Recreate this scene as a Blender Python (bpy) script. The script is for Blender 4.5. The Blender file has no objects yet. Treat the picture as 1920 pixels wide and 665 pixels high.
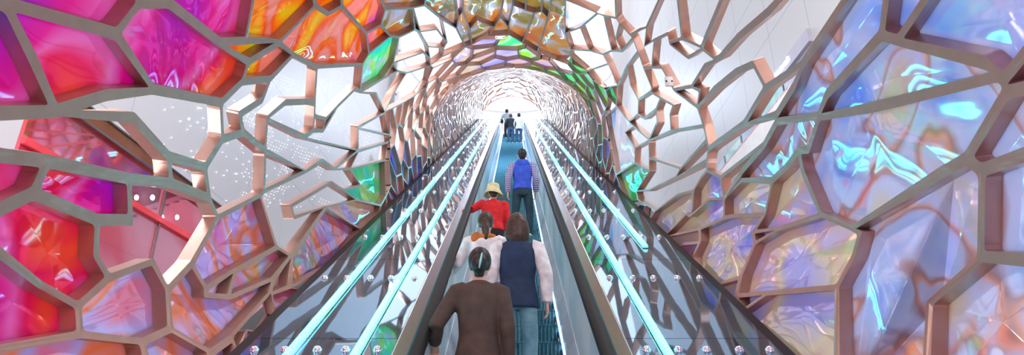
import bpy, bmesh, math, random
from mathutils import Vector, Matrix
from mathutils.geometry import tessellate_polygon
random.seed(7)
R = math.radians
sc = bpy.context.scene
COL = sc.collection
# ------------------------------------------------------------------ frames
SL = R(30)                      # slope of the escalator
FPX = 1170.0
ALPHA = math.atan(169/FPX)      # slope direction lies this far above the lens axis
PITCH = SL - ALPHA
CAM_Z = 4.2
DK = -1.75                      # deck plane, normal offset from the eye line
ST = -2.66                      # step nosing plane
SB = 36.0                       # where the slope turns level
def sw(x, s, n):                # straight slope frame -> world
    return Vector((x, s*math.cos(SL) - n*math.sin(SL), s*math.sin(SL) + n*math.cos(SL) + CAM_Z))
_b0, _b1 = SB-1.2, SB+1.2
def _path(s):                   # deck line with the bend at the top: (along, up) in slope frame, turn angle
    if s <= _b0: return s, 0.0, 0.0
    L = _b1-_b0
    t = min(s, _b1)-_b0
    k = SL/L
    a = k*t
    x = _b0 + math.sin(a)/k
    y = -(1-math.cos(a))/k
    if s > _b1:
        e = s-_b1
        x += e*math.cos(a); y -= e*math.sin(a)
    return x, y, a
def W3(x, s, n):                # bent slope frame -> world
    px, py, a = _path(s)
    h = n-DK
    return sw(x, px + h*math.sin(a), DK + py + h*math.cos(a))
def lerp_table(T, s):
    if s <= T[0][0]: return T[0][1]
    for (a, va), (b, vb) in zip(T, T[1:]):
        if s <= b:
            t = (s-a)/(b-a); t = t*t*(3-2*t)*.5 + t*.5
            return va + (vb-va)*t
    return T[-1][1]
CT = [(-4, 2.9), (0, 2.8), (4, 2.6), (8, 2.05), (11, 1.35), (14, .42), (19, .62), (28, .62), (36, .55), (38, .55)]
WT = [(-4, 2.8), (0, 2.7), (5, 2.4), (10, 2.05), (14, 1.84), (19, 2.12), (28, 1.98), (36, 1.80), (38, 1.80)]
N0 = -0.9; DLOW = 1.08; XBASE = 1.86; PHB = R(122); RR = 2.1
def Wd(s): return lerp_table(WT, s)
def Hu(s): return lerp_table(CT, s) - N0
def surf(phi, s, off=0.0):      # point on the vault, moved outward by off
    w = Wd(s)+off
    if abs(phi) > math.pi/2:
        u = (abs(phi)-math.pi/2)/(PHB-math.pi/2)
        return W3(math.copysign(w + (XBASE-Wd(s))*u*u, phi), s, N0 - DLOW*u)
    h = Hu(s)+off
    return W3(w*math.sin(phi), s, N0 + h*math.cos(phi))
def pix_dir(px, py):            # slope-frame direction through a pixel
    u = (px-960)/FPX; v = (332.5-py)/FPX
    ca, sa = math.cos(ALPHA), math.sin(ALPHA)
    return (u, ca + v*sa, -sa + v*ca)
def unproj(px, py):
    dx, ds, dn = pix_dir(px, py)
    def f(s):
        x = dx/ds*s; n = dn/ds*s
        if n < N0:
            u = (N0-n)/DLOW
            return abs(x) - (Wd(s)+(XBASE-Wd(s))*min(u, 1.6)**2)
        h = Hu(s)
        return (x/Wd(s))**2 + ((n-N0)/h)**2 - 1
    s = .2; st = .05
    while s < 36:
        if f(s+st) >= 0:
            a, b = s, s+st
            for _ in range(25):
                m = (a+b)/2
                if f(m) >= 0: b = m
                else: a = m
            s = b; break
        s += st
    x = dx/ds*s; n = dn/ds*s
    if n < N0: phi = math.copysign(math.pi/2+(N0-n)/DLOW*(PHB-math.pi/2), x)
    else: phi = math.atan2(x/Wd(s), (n-N0)/Hu(s))
    phi = max(-PHB, min(PHB, phi))
    return phi*RR, s
def proj(P):                    # world -> pixel
    y = P.y; z = P.z-CAM_Z
    s = y*math.cos(SL)+z*math.sin(SL); n = -y*math.sin(SL)+z*math.cos(SL)
    ca, sa = math.cos(ALPHA), math.sin(ALPHA)
    d = s*ca - n*sa
    if d < .05: return None
    return 960 + FPX*P.x/d, 332.5 - FPX*(s*sa+n*ca)/d
def ray_x(px, py, X):           # world point on the plane x = X seen at a pixel
    dx, ds, dn = pix_dir(px, py); k = X/dx
    return sw(X, ds*k, dn*k)

# ------------------------------------------------------------------ materials
def mat(name):
    m = bpy.data.materials.new(name); m.use_nodes = True
    nt = m.node_tree; b = nt.nodes['Principled BSDF']
    return m, nt, b
def setp(b, color=None, rough=None, metal=None, emis=None, es=None, trans=None, ior=None, coat=None, spec=None):
    if color is not None: b.inputs['Base Color'].default_value = (*color, 1)
    if rough is not None: b.inputs['Roughness'].default_value = rough
    if metal is not None: b.inputs['Metallic'].default_value = metal
    if emis is not None: b.inputs['Emission Color'].default_value = (*emis, 1)
    if es is not None: b.inputs['Emission Strength'].default_value = es
    if trans is not None: b.inputs['Transmission Weight'].default_value = trans
    if ior is not None: b.inputs['IOR'].default_value = ior
    if coat is not None: b.inputs['Coat Weight'].default_value = coat
    if spec is not None: b.inputs['Specular IOR Level'].default_value = spec
def noise(nt, scale, detail=3, dist=0.0, vec=None, rough=.5):
    n = nt.nodes.new('ShaderNodeTexNoise'); n.inputs['Scale'].default_value = scale
    n.inputs['Detail'].default_value = detail; n.inputs['Distortion'].default_value = dist
    n.inputs['Roughness'].default_value = rough
    if vec is not None: nt.links.new(vec, n.inputs['Vector'])
    return n
def ramp(nt, fac, stops, interp='LINEAR'):
    r = nt.nodes.new('ShaderNodeValToRGB'); e = r.color_ramp.elements
    r.color_ramp.interpolation = interp
    e[0].position, e[0].color = stops[0][0], (*stops[0][1], 1)
    e[1].position, e[1].color = stops[-1][0], (*stops[-1][1], 1)
    for p, c in stops[1:-1]:
        x = e.new(p); x.color = (*c, 1)
    nt.links.new(fac, r.inputs['Fac']); return r
def objcoord(nt):
    return nt.nodes.new('ShaderNodeTexCoord').outputs['Object']
def bump(nt, b, h, strength, dist):
    k = nt.nodes.new('ShaderNodeBump'); k.inputs['Strength'].default_value = strength
    k.inputs['Distance'].default_value = dist
    nt.links.new(h, k.inputs['Height']); nt.links.new(k.outputs[0], b.inputs['Normal']); return k
def simple(name, color, rough=.5, metal=0.0, nscale=None, namp=.12, bumpd=0.0, **kw):
    m, nt, b = mat(name); setp(b, color, rough, metal, **kw)
    if nscale:
        n = noise(nt, nscale, 4, 0, objcoord(nt))
        lo = tuple(max(0, c*(1-namp)) for c in color); hi = tuple(min(1, c*(1+namp)) for c in color)
        r = ramp(nt, n.outputs['Fac'], [(.3, lo), (.7, hi)])
        nt.links.new(r.outputs[0], b.inputs['Base Color'])
        if bumpd: bump(nt, b, n.outputs['Fac'], .5, bumpd)
    return m
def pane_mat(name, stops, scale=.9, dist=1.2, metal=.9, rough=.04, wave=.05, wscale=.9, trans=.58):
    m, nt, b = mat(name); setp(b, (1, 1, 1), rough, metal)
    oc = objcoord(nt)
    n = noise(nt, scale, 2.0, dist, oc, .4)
    r = ramp(nt, n.outputs['Fac'], stops)  # film tints, plus pale bands that paint reflections into the colour
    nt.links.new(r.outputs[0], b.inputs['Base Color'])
    w = noise(nt, wscale, 1.2, 1.2, oc, .4)
    k = bump(nt, b, w.outputs['Fac'], 1.0, wave)
    b.inputs['Coat Weight'].default_value = .6
    b.inputs['Coat Roughness'].default_value = .03
    nt.links.new(k.outputs[0], b.inputs['Coat Normal'])
    t = nt.nodes.new('ShaderNodeBsdfTranslucent'); nt.links.new(r.outputs[0], t.inputs['Color'])
    mx = nt.nodes.new('ShaderNodeMixShader'); mx.inputs[0].default_value = trans
    out = nt.nodes['Material Output']
    nt.links.new(b.outputs[0], mx.inputs[1]); nt.links.new(t.outputs[0], mx.inputs[2]); nt.links.new(mx.outputs[0], out.inputs['Surface'])
    return m
M = {}
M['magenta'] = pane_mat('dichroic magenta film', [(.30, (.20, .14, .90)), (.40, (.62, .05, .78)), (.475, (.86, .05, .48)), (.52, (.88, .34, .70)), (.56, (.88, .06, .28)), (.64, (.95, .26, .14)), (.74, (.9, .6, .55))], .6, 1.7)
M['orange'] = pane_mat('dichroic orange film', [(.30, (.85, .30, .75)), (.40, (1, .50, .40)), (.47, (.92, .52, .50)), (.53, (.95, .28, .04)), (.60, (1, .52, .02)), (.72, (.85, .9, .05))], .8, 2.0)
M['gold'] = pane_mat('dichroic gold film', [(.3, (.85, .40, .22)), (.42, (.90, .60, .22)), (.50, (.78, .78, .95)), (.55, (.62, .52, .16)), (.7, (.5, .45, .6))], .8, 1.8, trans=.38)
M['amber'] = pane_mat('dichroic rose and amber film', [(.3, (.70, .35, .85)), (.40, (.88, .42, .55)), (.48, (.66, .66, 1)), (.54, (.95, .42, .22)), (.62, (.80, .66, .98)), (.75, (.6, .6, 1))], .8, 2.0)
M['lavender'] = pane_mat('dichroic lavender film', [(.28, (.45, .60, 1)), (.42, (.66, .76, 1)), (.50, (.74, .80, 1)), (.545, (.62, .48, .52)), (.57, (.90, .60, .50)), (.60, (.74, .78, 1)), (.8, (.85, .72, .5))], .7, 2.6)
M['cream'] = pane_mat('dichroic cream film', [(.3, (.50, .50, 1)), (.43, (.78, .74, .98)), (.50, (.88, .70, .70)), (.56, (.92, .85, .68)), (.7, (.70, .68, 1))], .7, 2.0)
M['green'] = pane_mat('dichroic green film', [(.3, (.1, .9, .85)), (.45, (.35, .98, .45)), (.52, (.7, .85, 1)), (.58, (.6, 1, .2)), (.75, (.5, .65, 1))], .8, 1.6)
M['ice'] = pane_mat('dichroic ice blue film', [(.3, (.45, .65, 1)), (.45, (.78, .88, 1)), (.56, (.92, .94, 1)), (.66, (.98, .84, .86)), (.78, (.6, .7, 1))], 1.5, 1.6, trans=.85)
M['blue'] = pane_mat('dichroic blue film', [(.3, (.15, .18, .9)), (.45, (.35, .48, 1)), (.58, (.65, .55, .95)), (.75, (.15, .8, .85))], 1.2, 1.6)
M['copper'] = simple('satin copper paint', (.50, .29, .235), .32, .5, 9, .06)
M['copper'].node_tree.nodes['Principled BSDF'].inputs['Coat Weight'].default_value = .15
M['black'] = simple('black channel metal', (.012, .012, .014), .35, .3, 5, .2)
M['steel'] = simple('brushed stainless steel', (.36, .35, .36), .2, .95, 30, .08)
M['dsteel'] = simple('dark bronze steel cladding', (.34, .30, .29), .22, .9, 30, .1)
M['rail_rubber'] = simple('black handrail rubber', (.006, .006, .008), .5, 0, 20, .2, spec=.2)
M['step'] = simple('dark step aluminium', (.04, .17, .23), .6, .2, 40, .25)
M['cleat'] = simple('step cleat aluminium', (.10, .31, .40), .5, .5, 40, .2)
M['skirt'] = simple('skirt panel steel', (.80, .84, .95), .2, .35, 3, .1)
M['brush'] = simple('blue black skirt brush', (.05, .12, .25), .6, 0, 60, .4)
M['chrome'] = simple('polished chrome', (.85, .87, .9), .06, 1.0, 8, .03)
def balustrade_mat():
    m, nt, b = mat('balustrade glass over cool steel'); setp(b, (.5, .72, .78), .25, .12)
    n = noise(nt, .8, 2, .5, objcoord(nt))
    r = ramp(nt, n.outputs['Fac'], [(.35, (.50, .78, .90)), (.6, (.85, .97, 1))])
    nt.links.new(r.outputs[0], b.inputs['Base Color']); return m
M['balu'] = balustrade_mat()
def deck_mat():
    m, nt, b = mat('dark mirror deck glass'); setp(b, (.28, .44, .60), .03, .92)
    n = noise(nt, 1.3, 2, .4, objcoord(nt)); bump(nt, b, n.outputs['Fac'], .6, .002); return m
M['deck'] = deck_mat()
def led_mat(name, col, st):
    m, nt, b = mat(name); setp(b, (.5, .9, .9), .3, 0, emis=col, es=st)
    w = nt.nodes.new('ShaderNodeTexWave'); w.inputs['Scale'].default_value = 7; w.bands_direction = 'Y'
    nt.links.new(objcoord(nt), w.inputs['Vector'])
    mr = nt.nodes.new('ShaderNodeMapRange'); mr.inputs['To Min'].default_value = st*.6; mr.inputs['To Max'].default_value = st*1.2
    nt.links.new(w.outputs['Fac'], mr.inputs['Value']); nt.links.new(mr.outputs[0], b.inputs['Emission Strength']); return m
M['led'] = led_mat('turquoise led tape', (.035, .78, .84), 4.2)
M['white_led'] = led_mat('white skirt light', (.75, .92, 1), 5.0)

# ------------------------------------------------------------------ object helpers
def link(name, me, m, parent=None):
    o = bpy.data.objects.new(name, me); COL.objects.link(o)
    if m is not None:
        for k in (m if isinstance(m, (list, tuple)) else [m]): me.materials.append(k)
    if parent is not None: o.parent = parent
    return o
def meshobj(name, vs, fs, m, parent=None, smooth=False, mi=None):
    me = bpy.data.meshes.new(name); me.from_pydata([tuple(v) for v in vs], [], fs); me.update()
    if smooth:
        for p in me.polygons: p.use_smooth = True
    if mi:
        for p, k in zip(me.polygons, mi): p.material_index = k
    return link(name, me, m, parent)
def empty(name, loc, label, cat, group=None, rz=0):
    o = bpy.data.objects.new(name, None); COL.objects.link(o); o.location = loc; o.rotation_euler.z = rz
    o['label'] = label; o['category'] = cat
    if group: o['group'] = group
    return o
def tag(o, label, cat, group=None):
    o['label'] = label; o['category'] = cat
    if group: o['group'] = group
    return o
def struct(o): o['kind'] = 'structure'; return o
class MB:
    def __init__(s): s.v = []; s.f = []
    def add(s, vs, fs):
        k = len(s.v); s.v += [Vector(v) for v in vs]; s.f += [tuple(i+k for i in f) for f in fs]
    def box(s, c, d):
        x, y, z = c; a, b, e = d[0]/2, d[1]/2, d[2]/2
        s.add([(x+i*a, y+j*b, z+k*e) for i in (-1, 1) for j in (-1, 1) for k in (-1, 1)],
              [(0, 1, 3, 2), (4, 6, 7, 5), (0, 4, 5, 1), (2, 3, 7, 6), (0, 2, 6, 4), (1, 5, 7, 3)])
    def tube(s, rings, n=14):
        # rings: (center, rx, ry, axisx, axisy)
        vs = []
        for c, ra, rb, ax, ay in rings:
            for i in range(n):
                t = 2*math.pi*i/n
                vs.append(Vector(c) + Vector(ax)*ra*math.cos(t) + Vector(ay)*rb*math.sin(t))
        fs = []
        m = len(rings)
        for j in range(m-1):
            for i in range(n):
                fs.append((j*n+i, j*n+(i+1) % n, (j+1)*n+(i+1) % n, (j+1)*n+i))
        fs.append(tuple(range(n))[::-1]); fs.append(tuple((m-1)*n+i for i in range(n)))
        s.add(vs, fs)
    def limb(s, pts, n=12):
        # pts: (x,y,z,r[,r2]) path
        P = [Vector(p[:3]) for p in pts]; rings = []
        for i, p in enumerate(pts):
            d = (P[min(i+1, len(P)-1)] - P[max(i-1, 0)]).normalized()
            up = Vector((0, 1, 0)) if abs(d.y) < .9 else Vector((0, 0, 1))
            ax = d.cross(up).normalized(); ay = ax.cross(d).normalized()
            rings.append((P[i], p[3], p[4] if len(p) > 4 else p[3], ax, ay))
        s.tube(rings, n)
    def ell(s, c, r, n=18, m=12, rot=None):
        vs = [Vector((0, 0, r[2]))]
        for j in range(1, m):
            t = math.pi*j/m
            for i in range(n):
                a = 2*math.pi*i/n
                vs.append(Vector((r[0]*math.sin(t)*math.cos(a), r[1]*math.sin(t)*math.sin(a), r[2]*math.cos(t))))
        vs.append(Vector((0, 0, -r[2])))
        fs = [(0, 1+i, 1+(i+1) % n) for i in range(n)]
        for j in range(m-2):
            for i in range(n):
                a, b = 1+j*n+i, 1+j*n+(i+1) % n
                fs.append((a, a+n, b+n, b))
        k = 1+(m-2)*n
        fs += [(k+i, len(vs)-1, k+(i+1) % n) for i in range(n)]
        if rot: vs = [rot @ v for v in vs]
        s.add([v+Vector(c) for v in vs], fs)
    def build(s, name, m, parent=None, smooth=False):
        return meshobj(name, s.v, s.f, m, parent, smooth)
# profile swept along the escalator path (points (x, n) in slope frame, closed loop)
def sweep(name, prof, s0, s1, m, parent=None, step=1.5, smooth=False, fn=None):
    ss = []
    s = s0
    while s < s1-1e-6:
        ss.append(s); s += (.2 if _b0-.3 < s < _b1+.3 else step)
    ss.append(s1)
    fn = fn or W3
    vs = [fn(x, s, n) for s in ss for (x, n) in prof]
    k = len(prof); fs = []
    for j in range(len(ss)-1):
        for i in range(k):
            fs.append((j*k+i, j*k+(i+1) % k, (j+1)*k+(i+1) % k, (j+1)*k+i))
    fs.append(tuple(range(k))[::-1]); fs.append(tuple((len(ss)-1)*k+i for i in range(k)))
    o = meshobj(name, vs, fs, m, parent, smooth)
    bm = bmesh.new(); bm.from_mesh(o.data); bmesh.ops.recalc_face_normals(bm, faces=bm.faces[:]); bm.to_mesh(o.data); bm.free()
    return o

#@@LATTICE
# ------------------------------------------------------------------ lattice layout of the near cells (seen nodes, laid on the vault)
LINES = """
-60,-20 15,10 218,63 262,6 318,6 412,79 467,116 455,153 415,192 286,167 218,63
15,10 62,110 105,208 -60,214
-60,112 72,196
105,208 200,178 286,167
113,205 250,220 317,293 385,313 418,260 415,192
262,6 250,-60
318,6 310,-60
412,79 462,76 525,80 595,125 680,121
462,76 487,-60
525,80 592,12 615,27 672,106
592,12 580,-60
467,116 525,80
455,153 507,148 550,102
507,148 492,187 450,214 457,248 418,260
492,187 525,191
450,214 490,217
457,248 498,282 502,222 535,192 591,190 597,125
498,282 573,321 605,300 628,316 672,283 672,238 722,210 705,175 676,172 682,121
502,222 572,257 670,279
591,190 588,245 572,257
590,217 611,223 606,245 588,245
611,223 668,165 676,172
627,224 672,238
593,275 605,300
606,245 634,198
672,238 735,257 756,275 758,290
672,283 728,267 735,257
722,210 730,252
672,283 657,316 722,300 724,368
628,316 657,316
728,267 722,300
317,293 322,343 393,371 385,313
-60,284 90,302 243,335 322,343
90,302 63,362 -60,420
63,362 183,412 245,412 243,335
245,412 266,486
183,412 180,478 205,520
393,371 409,407 360,494 315,543 287,490 210,520 147,573 80,535 -60,420
360,494 387,553 430,556 511,524 547,480 520,463 490,365 409,407
147,573 151,626 -60,665
151,626 268,640 320,616 312,545
320,616 397,660 437,632 508,550 511,524
268,640 290,740
397,660 380,740
437,632 450,665 440,740
508,550 553,537 640,493 678,430
547,480 545,537
387,540 440,508 520,463
437,510 424,553
498,282 490,365
496,358 573,321
507,389 547,386 622,342 645,357 677,347 655,318
547,386 552,407 515,424
552,407 612,388 668,374 714,385 714,397
668,374 645,357
612,388 678,430 728,395 724,368
547,476 612,388
677,347 693,373
714,385 724,368
615,27 642,12 687,62 692,100 682,121
642,12 640,-60
687,62 714,48 722,18 700,-60
722,18 797,10 805,-60
714,48 732,68 748,70 778,56 775,15
692,100 732,68
748,70 738,118 718,147 697,160 676,172
778,56 788,60 803,88 807,123 800,165 762,190 722,210
738,118 795,98 806,110
745,133 762,137 807,123
738,118 745,133 718,147
762,137 735,180 722,210
775,15 788,60
797,10 830,37 856,53 873,88 807,123
788,60 820,55 838,80 830,106
830,37 838,80
803,86 832,90
856,53 860,32 846,-60
860,32 868,22 870,-60
868,22 881,55 885,84
873,88 885,84 918,68 926,52 943,5 940,-60
881,55 895,38 926,52
918,68 955,65 980,80 1008,98 1042,112 1062,112 1070,105 1060,62 1058,-60
943,5 938,32 953,50 962,10 960,-60
953,50 953,65
965,16 985,19 1002,25 1015,22 1027,33 1042,-60
985,19 987,-60
1015,22 1018,-60
1002,25 985,78
1027,33 1007,96
1030,64 1012,100
1040,30 1034,100
1046,70 1044,112
1060,0 1120,25 1155,34 1152,-60
1120,25 1062,68
1132,29 1147,95 1130,102 1105,95 1070,93
1088,52 1105,95
1155,34 1186,72 1207,128 1240,126 1252,148 1263,168
1147,95 1166,96 1186,72
1162,45 1155,72 1164,96
1130,102 1158,161
1070,105 1072,120 1102,133 1128,166 1158,161 1155,198 1180,228
1102,133 1140,120
1196,97 1175,125 1158,161
1200,55 1212,52 1262,-60
1182,66 1200,55
1212,52 1208,87 1252,63 1256,82 1278,72 1266,-60
1226,76 1222,126
1256,82 1248,122
1278,72 1315,90 1375,-60
1256,82 1290,108 1315,90
1290,108 1258,138
1315,90 1340,112
1510,-60 1440,22 1385,68 1350,107 1322,122 1297,162 1263,168
1367,108 1380,134 1412,120 1435,165 1503,122 1620,-60
1380,134 1340,166 1307,200
1297,162 1312,170 1307,200 1319,236 1328,280 1325,320
1412,62 1412,120
1503,122 1488,162 1456,228 1535,218 1640,200 1870,140
1435,165 1395,231 1456,214
1395,231 1337,272 1328,276
1207,128 1222,165 1220,172 1197,187 1182,160 1175,125
1222,165 1238,184 1262,197 1256,215 1258,246
1238,184 1230,205 1232,230 1216,262
1197,187 1196,214 1180,228 1216,268 1319,238
1196,214 1208,222 1230,205
1263,168 1303,205
1187,236 1172,248 1190,277 1210,262
1190,277 1190,305 1217,320 1217,268
1190,305 1155,328 1150,290 1135,218 1155,198
1155,328 1172,380
1217,320 1193,358
1217,296 1276,315 1325,262
1276,315 1267,332
1325,320 1315,332 1300,357 1270,365 1228,395 1196,375 1172,380
1193,358 1217,356 1267,332 1325,300
1193,358 1196,375
1325,320 1350,332 1357,372 1357,408 1311,429 1312,453 1297,484 1296,597 1316,638 1355,619 1383,588 1380,555 1402,487 1415,455 1412,435 1433,402 1447,338
1350,332 1440,272
1228,395 1212,425 1226,443 1246,443 1287,400 1293,412 1330,373 1357,372
1300,357 1298,392 1293,405
1226,443 1240,464 1311,449
1246,443 1311,429
1240,464 1268,535 1297,510
1268,535 1300,640 1316,638
1456,228 1432,272 1390,322 1357,372
1357,372 1390,337 1447,336 1475,312 1497,281 1515,280 1535,218
1370,405 1432,405
1357,408 1370,405
1412,435 1455,430 1540,402 1505,322 1497,281
1415,455 1450,432
1303,553 1388,519
1380,555 1438,549 1568,538 1600,480 1612,436 1597,427 1540,402
1383,588 1440,550
1568,538 1566,740
1597,427 1757,328 1812,297 1887,172 1980,150
1840,319 1812,297
1840,319 1980,268
1840,319 1838,483 1980,490
1838,483 1742,568 1732,740
1887,172 1845,117 1652,66 1668,-60
1685,76 1770,-60
1652,66 1550,177 1535,218
1882,150 1980,30
1355,619 1316,660 1300,740
"""
BOX = "-60,-60 1980,-60 1980,740 -60,740 -60,-60"
def build_graph():
    nodes = []; segs = set()
    def node(p, r=7):
        for i, q in enumerate(nodes):
            if (q[0]-p[0])**2+(q[1]-p[1])**2 < r*r: return i
        nodes.append(p); return len(nodes)-1
    for ln in (LINES+BOX).strip().split('\n'):
        ps = [tuple(float(c) for c in t.split(',')) for t in ln.split()]
        ids = [node(p) for p in ps]
        for a, b in zip(ids, ids[1:]):
            if a != b: segs.add((min(a, b), max(a, b)))
    # crossings
    ch = True
    while ch:
        ch = False
        L = list(segs)
        for i in range(len(L)):
            a, b = L[i]; A, B = nodes[a], nodes[b]
            # node lying on the segment
            for k, q in enumerate(nodes):
                if k in (a, b): continue
                dx, dy = B[0]-A[0], B[1]-A[1]; l2 = dx*dx+dy*dy
                t = ((q[0]-A[0])*dx+(q[1]-A[1])*dy)/l2
                if .02 < t < .98:
                    d = math.hypot(A[0]+t*dx-q[0], A[1]+t*dy-q[1])
                    if d < 6.5:
                        segs.discard(L[i]); segs.add((min(a, k), max(a, k))); segs.add((min(b, k), max(b, k))); ch = True; break
            if ch: break
            for j in range(i+1, len(L)):
                c, d = L[j]
                if len({a, b, c, d}) < 4: continue
                Cc, D = nodes[c], nodes[d]
                den = (B[0]-A[0])*(D[1]-Cc[1])-(B[1]-A[1])*(D[0]-Cc[0])
                if abs(den) < 1e-9: continue
                t = ((Cc[0]-A[0])*(D[1]-Cc[1])-(Cc[1]-A[1])*(D[0]-Cc[0]))/den
                u = ((Cc[0]-A[0])*(B[1]-A[1])-(Cc[1]-A[1])*(B[0]-A[0]))/den
                if 1e-6 < t < 1-1e-6 and 1e-6 < u < 1-1e-6:
                    P = (A[0]+t*(B[0]-A[0]), A[1]+t*(B[1]-A[1]))
                    k = node(P)
                    segs.discard(L[i]); segs.discard(L[j])
                    for e in (a, b, c, d):
                        if e != k: segs.add((min(e, k), max(e, k)))
                    ch = True; break
            if ch: break
    # drop dangling
    while True:
        deg = {}
        for a, b in segs: deg[a] = deg.get(a, 0)+1; deg[b] = deg.get(b, 0)+1
        bad = [e for e in segs if deg[e[0]] == 1 or deg[e[1]] == 1]
        if not bad: break
        for e in bad: segs.discard(e)
    nb = {}
    for a, b in segs: nb.setdefault(a, []).append(b); nb.setdefault(b, []).append(a)
    for k in nb: nb[k].sort(key=lambda j: math.atan2(nodes[j][1]-nodes[k][1], nodes[j][0]-nodes[k][0]))
    seen = set(); faces = []
    for a in nb:
        for b in nb[a]:
            if (a, b) in seen: continue
            f = []; u, v = a, b
            while (u, v) not in seen:
                seen.add((u, v)); f.append(u)
                L = nb[v]; i = L.index(u); w = L[(i-1) % len(L)]
                u, v = v, w
            faces.append(f)
    out = []
    for f in faces:
        A = sum(nodes[f[i]][0]*nodes[f[(i+1) % len(f)]][1]-nodes[f[(i+1) % len(f)]][0]*nodes[f[i]][1] for i in range(len(f)))/2
        if A > 25: out.append(f)
    return nodes, out
def inside(p, poly):
    c = False; n = len(poly)
    for i in range(n):
        a, b = poly[i], poly[(i+1) % n]
        if (a[1] > p[1]) != (b[1] > p[1]) and p[0] < (b[0]-a[0])*(p[1]-a[1])/(b[1]-a[1])+a[0]: c = not c
    return c
def area(P):
    return sum(P[i][0]*P[(i+1) % len(P)][1]-P[(i+1) % len(P)][0]*P[i][1] for i in range(len(P)))/2
# the region the hand-laid cells do not cover: middle of the picture and the escalator
HOLE = [(560, 760), (545, 560), (640, 495), (740, 392), (726, 300), (760, 292), (735, 255), (724, 212), (800, 166), (808, 124),
        (873, 90), (918, 68), (955, 66), (1008, 99), (1070, 108), (1128, 167), (1134, 218), (1150, 292), (1155, 330), (1172, 382), (1212, 426), (1240, 465), (1268, 536), (1298, 640), (1296, 760)]
nodes, gfaces = build_graph()
cells = []    # dict(poly=[(a,s)], px=centroid, traced=bool)
NP = [unproj(*p) for p in nodes]
tr_polys = []
edge_use = {}
for f in gfaces:
    pts = [nodes[i] for i in f]
    cx = sum(p[0] for p in pts)/len(pts); cy = sum(p[1] for p in pts)/len(pts)
    A = abs(area(pts))
    if A > 300000 or inside((cx, cy), HOLE): continue
    q = [NP[i] for i in f]
    if area(q) < 0: q = q[::-1]
    if abs(area(q)) < .0015 or max(s for a, s in q) > 22: continue
    cells.append(dict(poly=q, px=(cx, cy), tr=True)); tr_polys.append(pts)
    for i in range(len(f)):
        e = (f[i], f[(i+1) % len(f)]); e = (min(e), max(e)); edge_use[e] = edge_use.get(e, 0)+1
bnd = [(NP[a], NP[b]) for (a, b), k in edge_use.items() if k == 1]
tr_bb = [(min(p[0] for p in t), max(p[0] for p in t), min(p[1] for p in t), max(p[1] for p in t)) for t in tr_polys]
def in_traced(p):
    for t, b in zip(tr_polys, tr_bb):
        if b[0] <= p[0] <= b[1] and b[2] <= p[1] <= b[3] and inside(p, t): return True
    return False
def snap(q):
    best = None
    for (A, B) in bnd:
        dx, dy = B[0]-A[0], B[1]-A[1]; l2 = dx*dx+dy*dy+1e-12
        t = max(0, min(1, ((q[0]-A[0])*dx+(q[1]-A[1])*dy)/l2))
        if t*math.sqrt(l2) < .12: t = 0
        if (1-t)*math.sqrt(l2) < .12: t = 1
        p = (A[0]+t*dx, A[1]+t*dy); d = (p[0]-q[0])**2+(p[1]-q[1])**2
        if best is None or d < best[0]: best = (d, p)
    return best
AB = PHB*RR
def voronoi():
    seeds = []
    s = -3.2; row = 0
    while s < 37.6:
        g = .62 if s < 9 else (.50 if s < 20 else .56)
        n = int(2*AB/g)
        for i in range(-1, n+2):
            a = -AB + (i+.5*(row % 2))*2*AB/n
            seeds.append((a+random.uniform(-.42, .42)*g, s+random.uniform(-.42, .42)*g))
        s += g; row += 1
    out = []
    for k, p in enumerate(seeds):
        near = sorted(((q[0]-p[0])**2+(q[1]-p[1])**2, q) for q in seeds if abs(q[0]-p[0]) < 1.9 and abs(q[1]-p[1]) < 1.9 and q is not p)[:26]
        poly = [(-AB, -3.5), (AB, -3.5), (AB, 37.6), (-AB, 37.6)]
        for d2, q in near:
            mx, my = (p[0]+q[0])/2, (p[1]+q[1])/2; nx, ny = q[0]-p[0], q[1]-p[1]
            new = []
            for i in range(len(poly)):
                a, b = poly[i], poly[(i+1) % len(poly)]
                da = (a[0]-mx)*nx+(a[1]-my)*ny; db = (b[0]-mx)*nx+(b[1]-my)*ny
                if da <= 0: new.append(a)
                if (da < 0 < db) or (db < 0 < da):
                    t = da/(da-db); new.append((a[0]+t*(b[0]-a[0]), a[1]+t*(b[1]-a[1])))
            poly = new
            if len(poly) < 3: break
        if len(poly) >= 3: out.append(poly)
    return out
def vis_traced(q):
    P = surf(q[0]/RR, q[1])
    p = proj(P)
    if p is None or q[1] > 14.2: return False
    return in_traced(p)
for poly in voronoi():
    # merge tiny edges
    P = []
    for p in poly:
        if not P or math.hypot(p[0]-P[-1][0], p[1]-P[-1][1]) > .05: P.append(p)
    if len(P) < 3 or area(P) < .02: continue
    flag = [vis_traced(p) for p in P]
    c = (sum(p[0] for p in P)/len(P), sum(p[1] for p in P)/len(P))
    if all(flag) or vis_traced(c): continue
    if any(flag):
        Q = []
        for p, fl in zip(P, flag):
            if fl:
                b = snap(p)
                if b[0] < 1.0: p = b[1]
            if not Q or math.hypot(p[0]-Q[-1][0], p[1]-Q[-1][1]) > .04: Q.append(p)
        P = Q
        if len(P) < 3 or area(P) < .015: continue
    pp = proj(surf(c[0]/RR, c[1]))
    cells.append(dict(poly=P, px=pp, tr=False))
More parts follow.
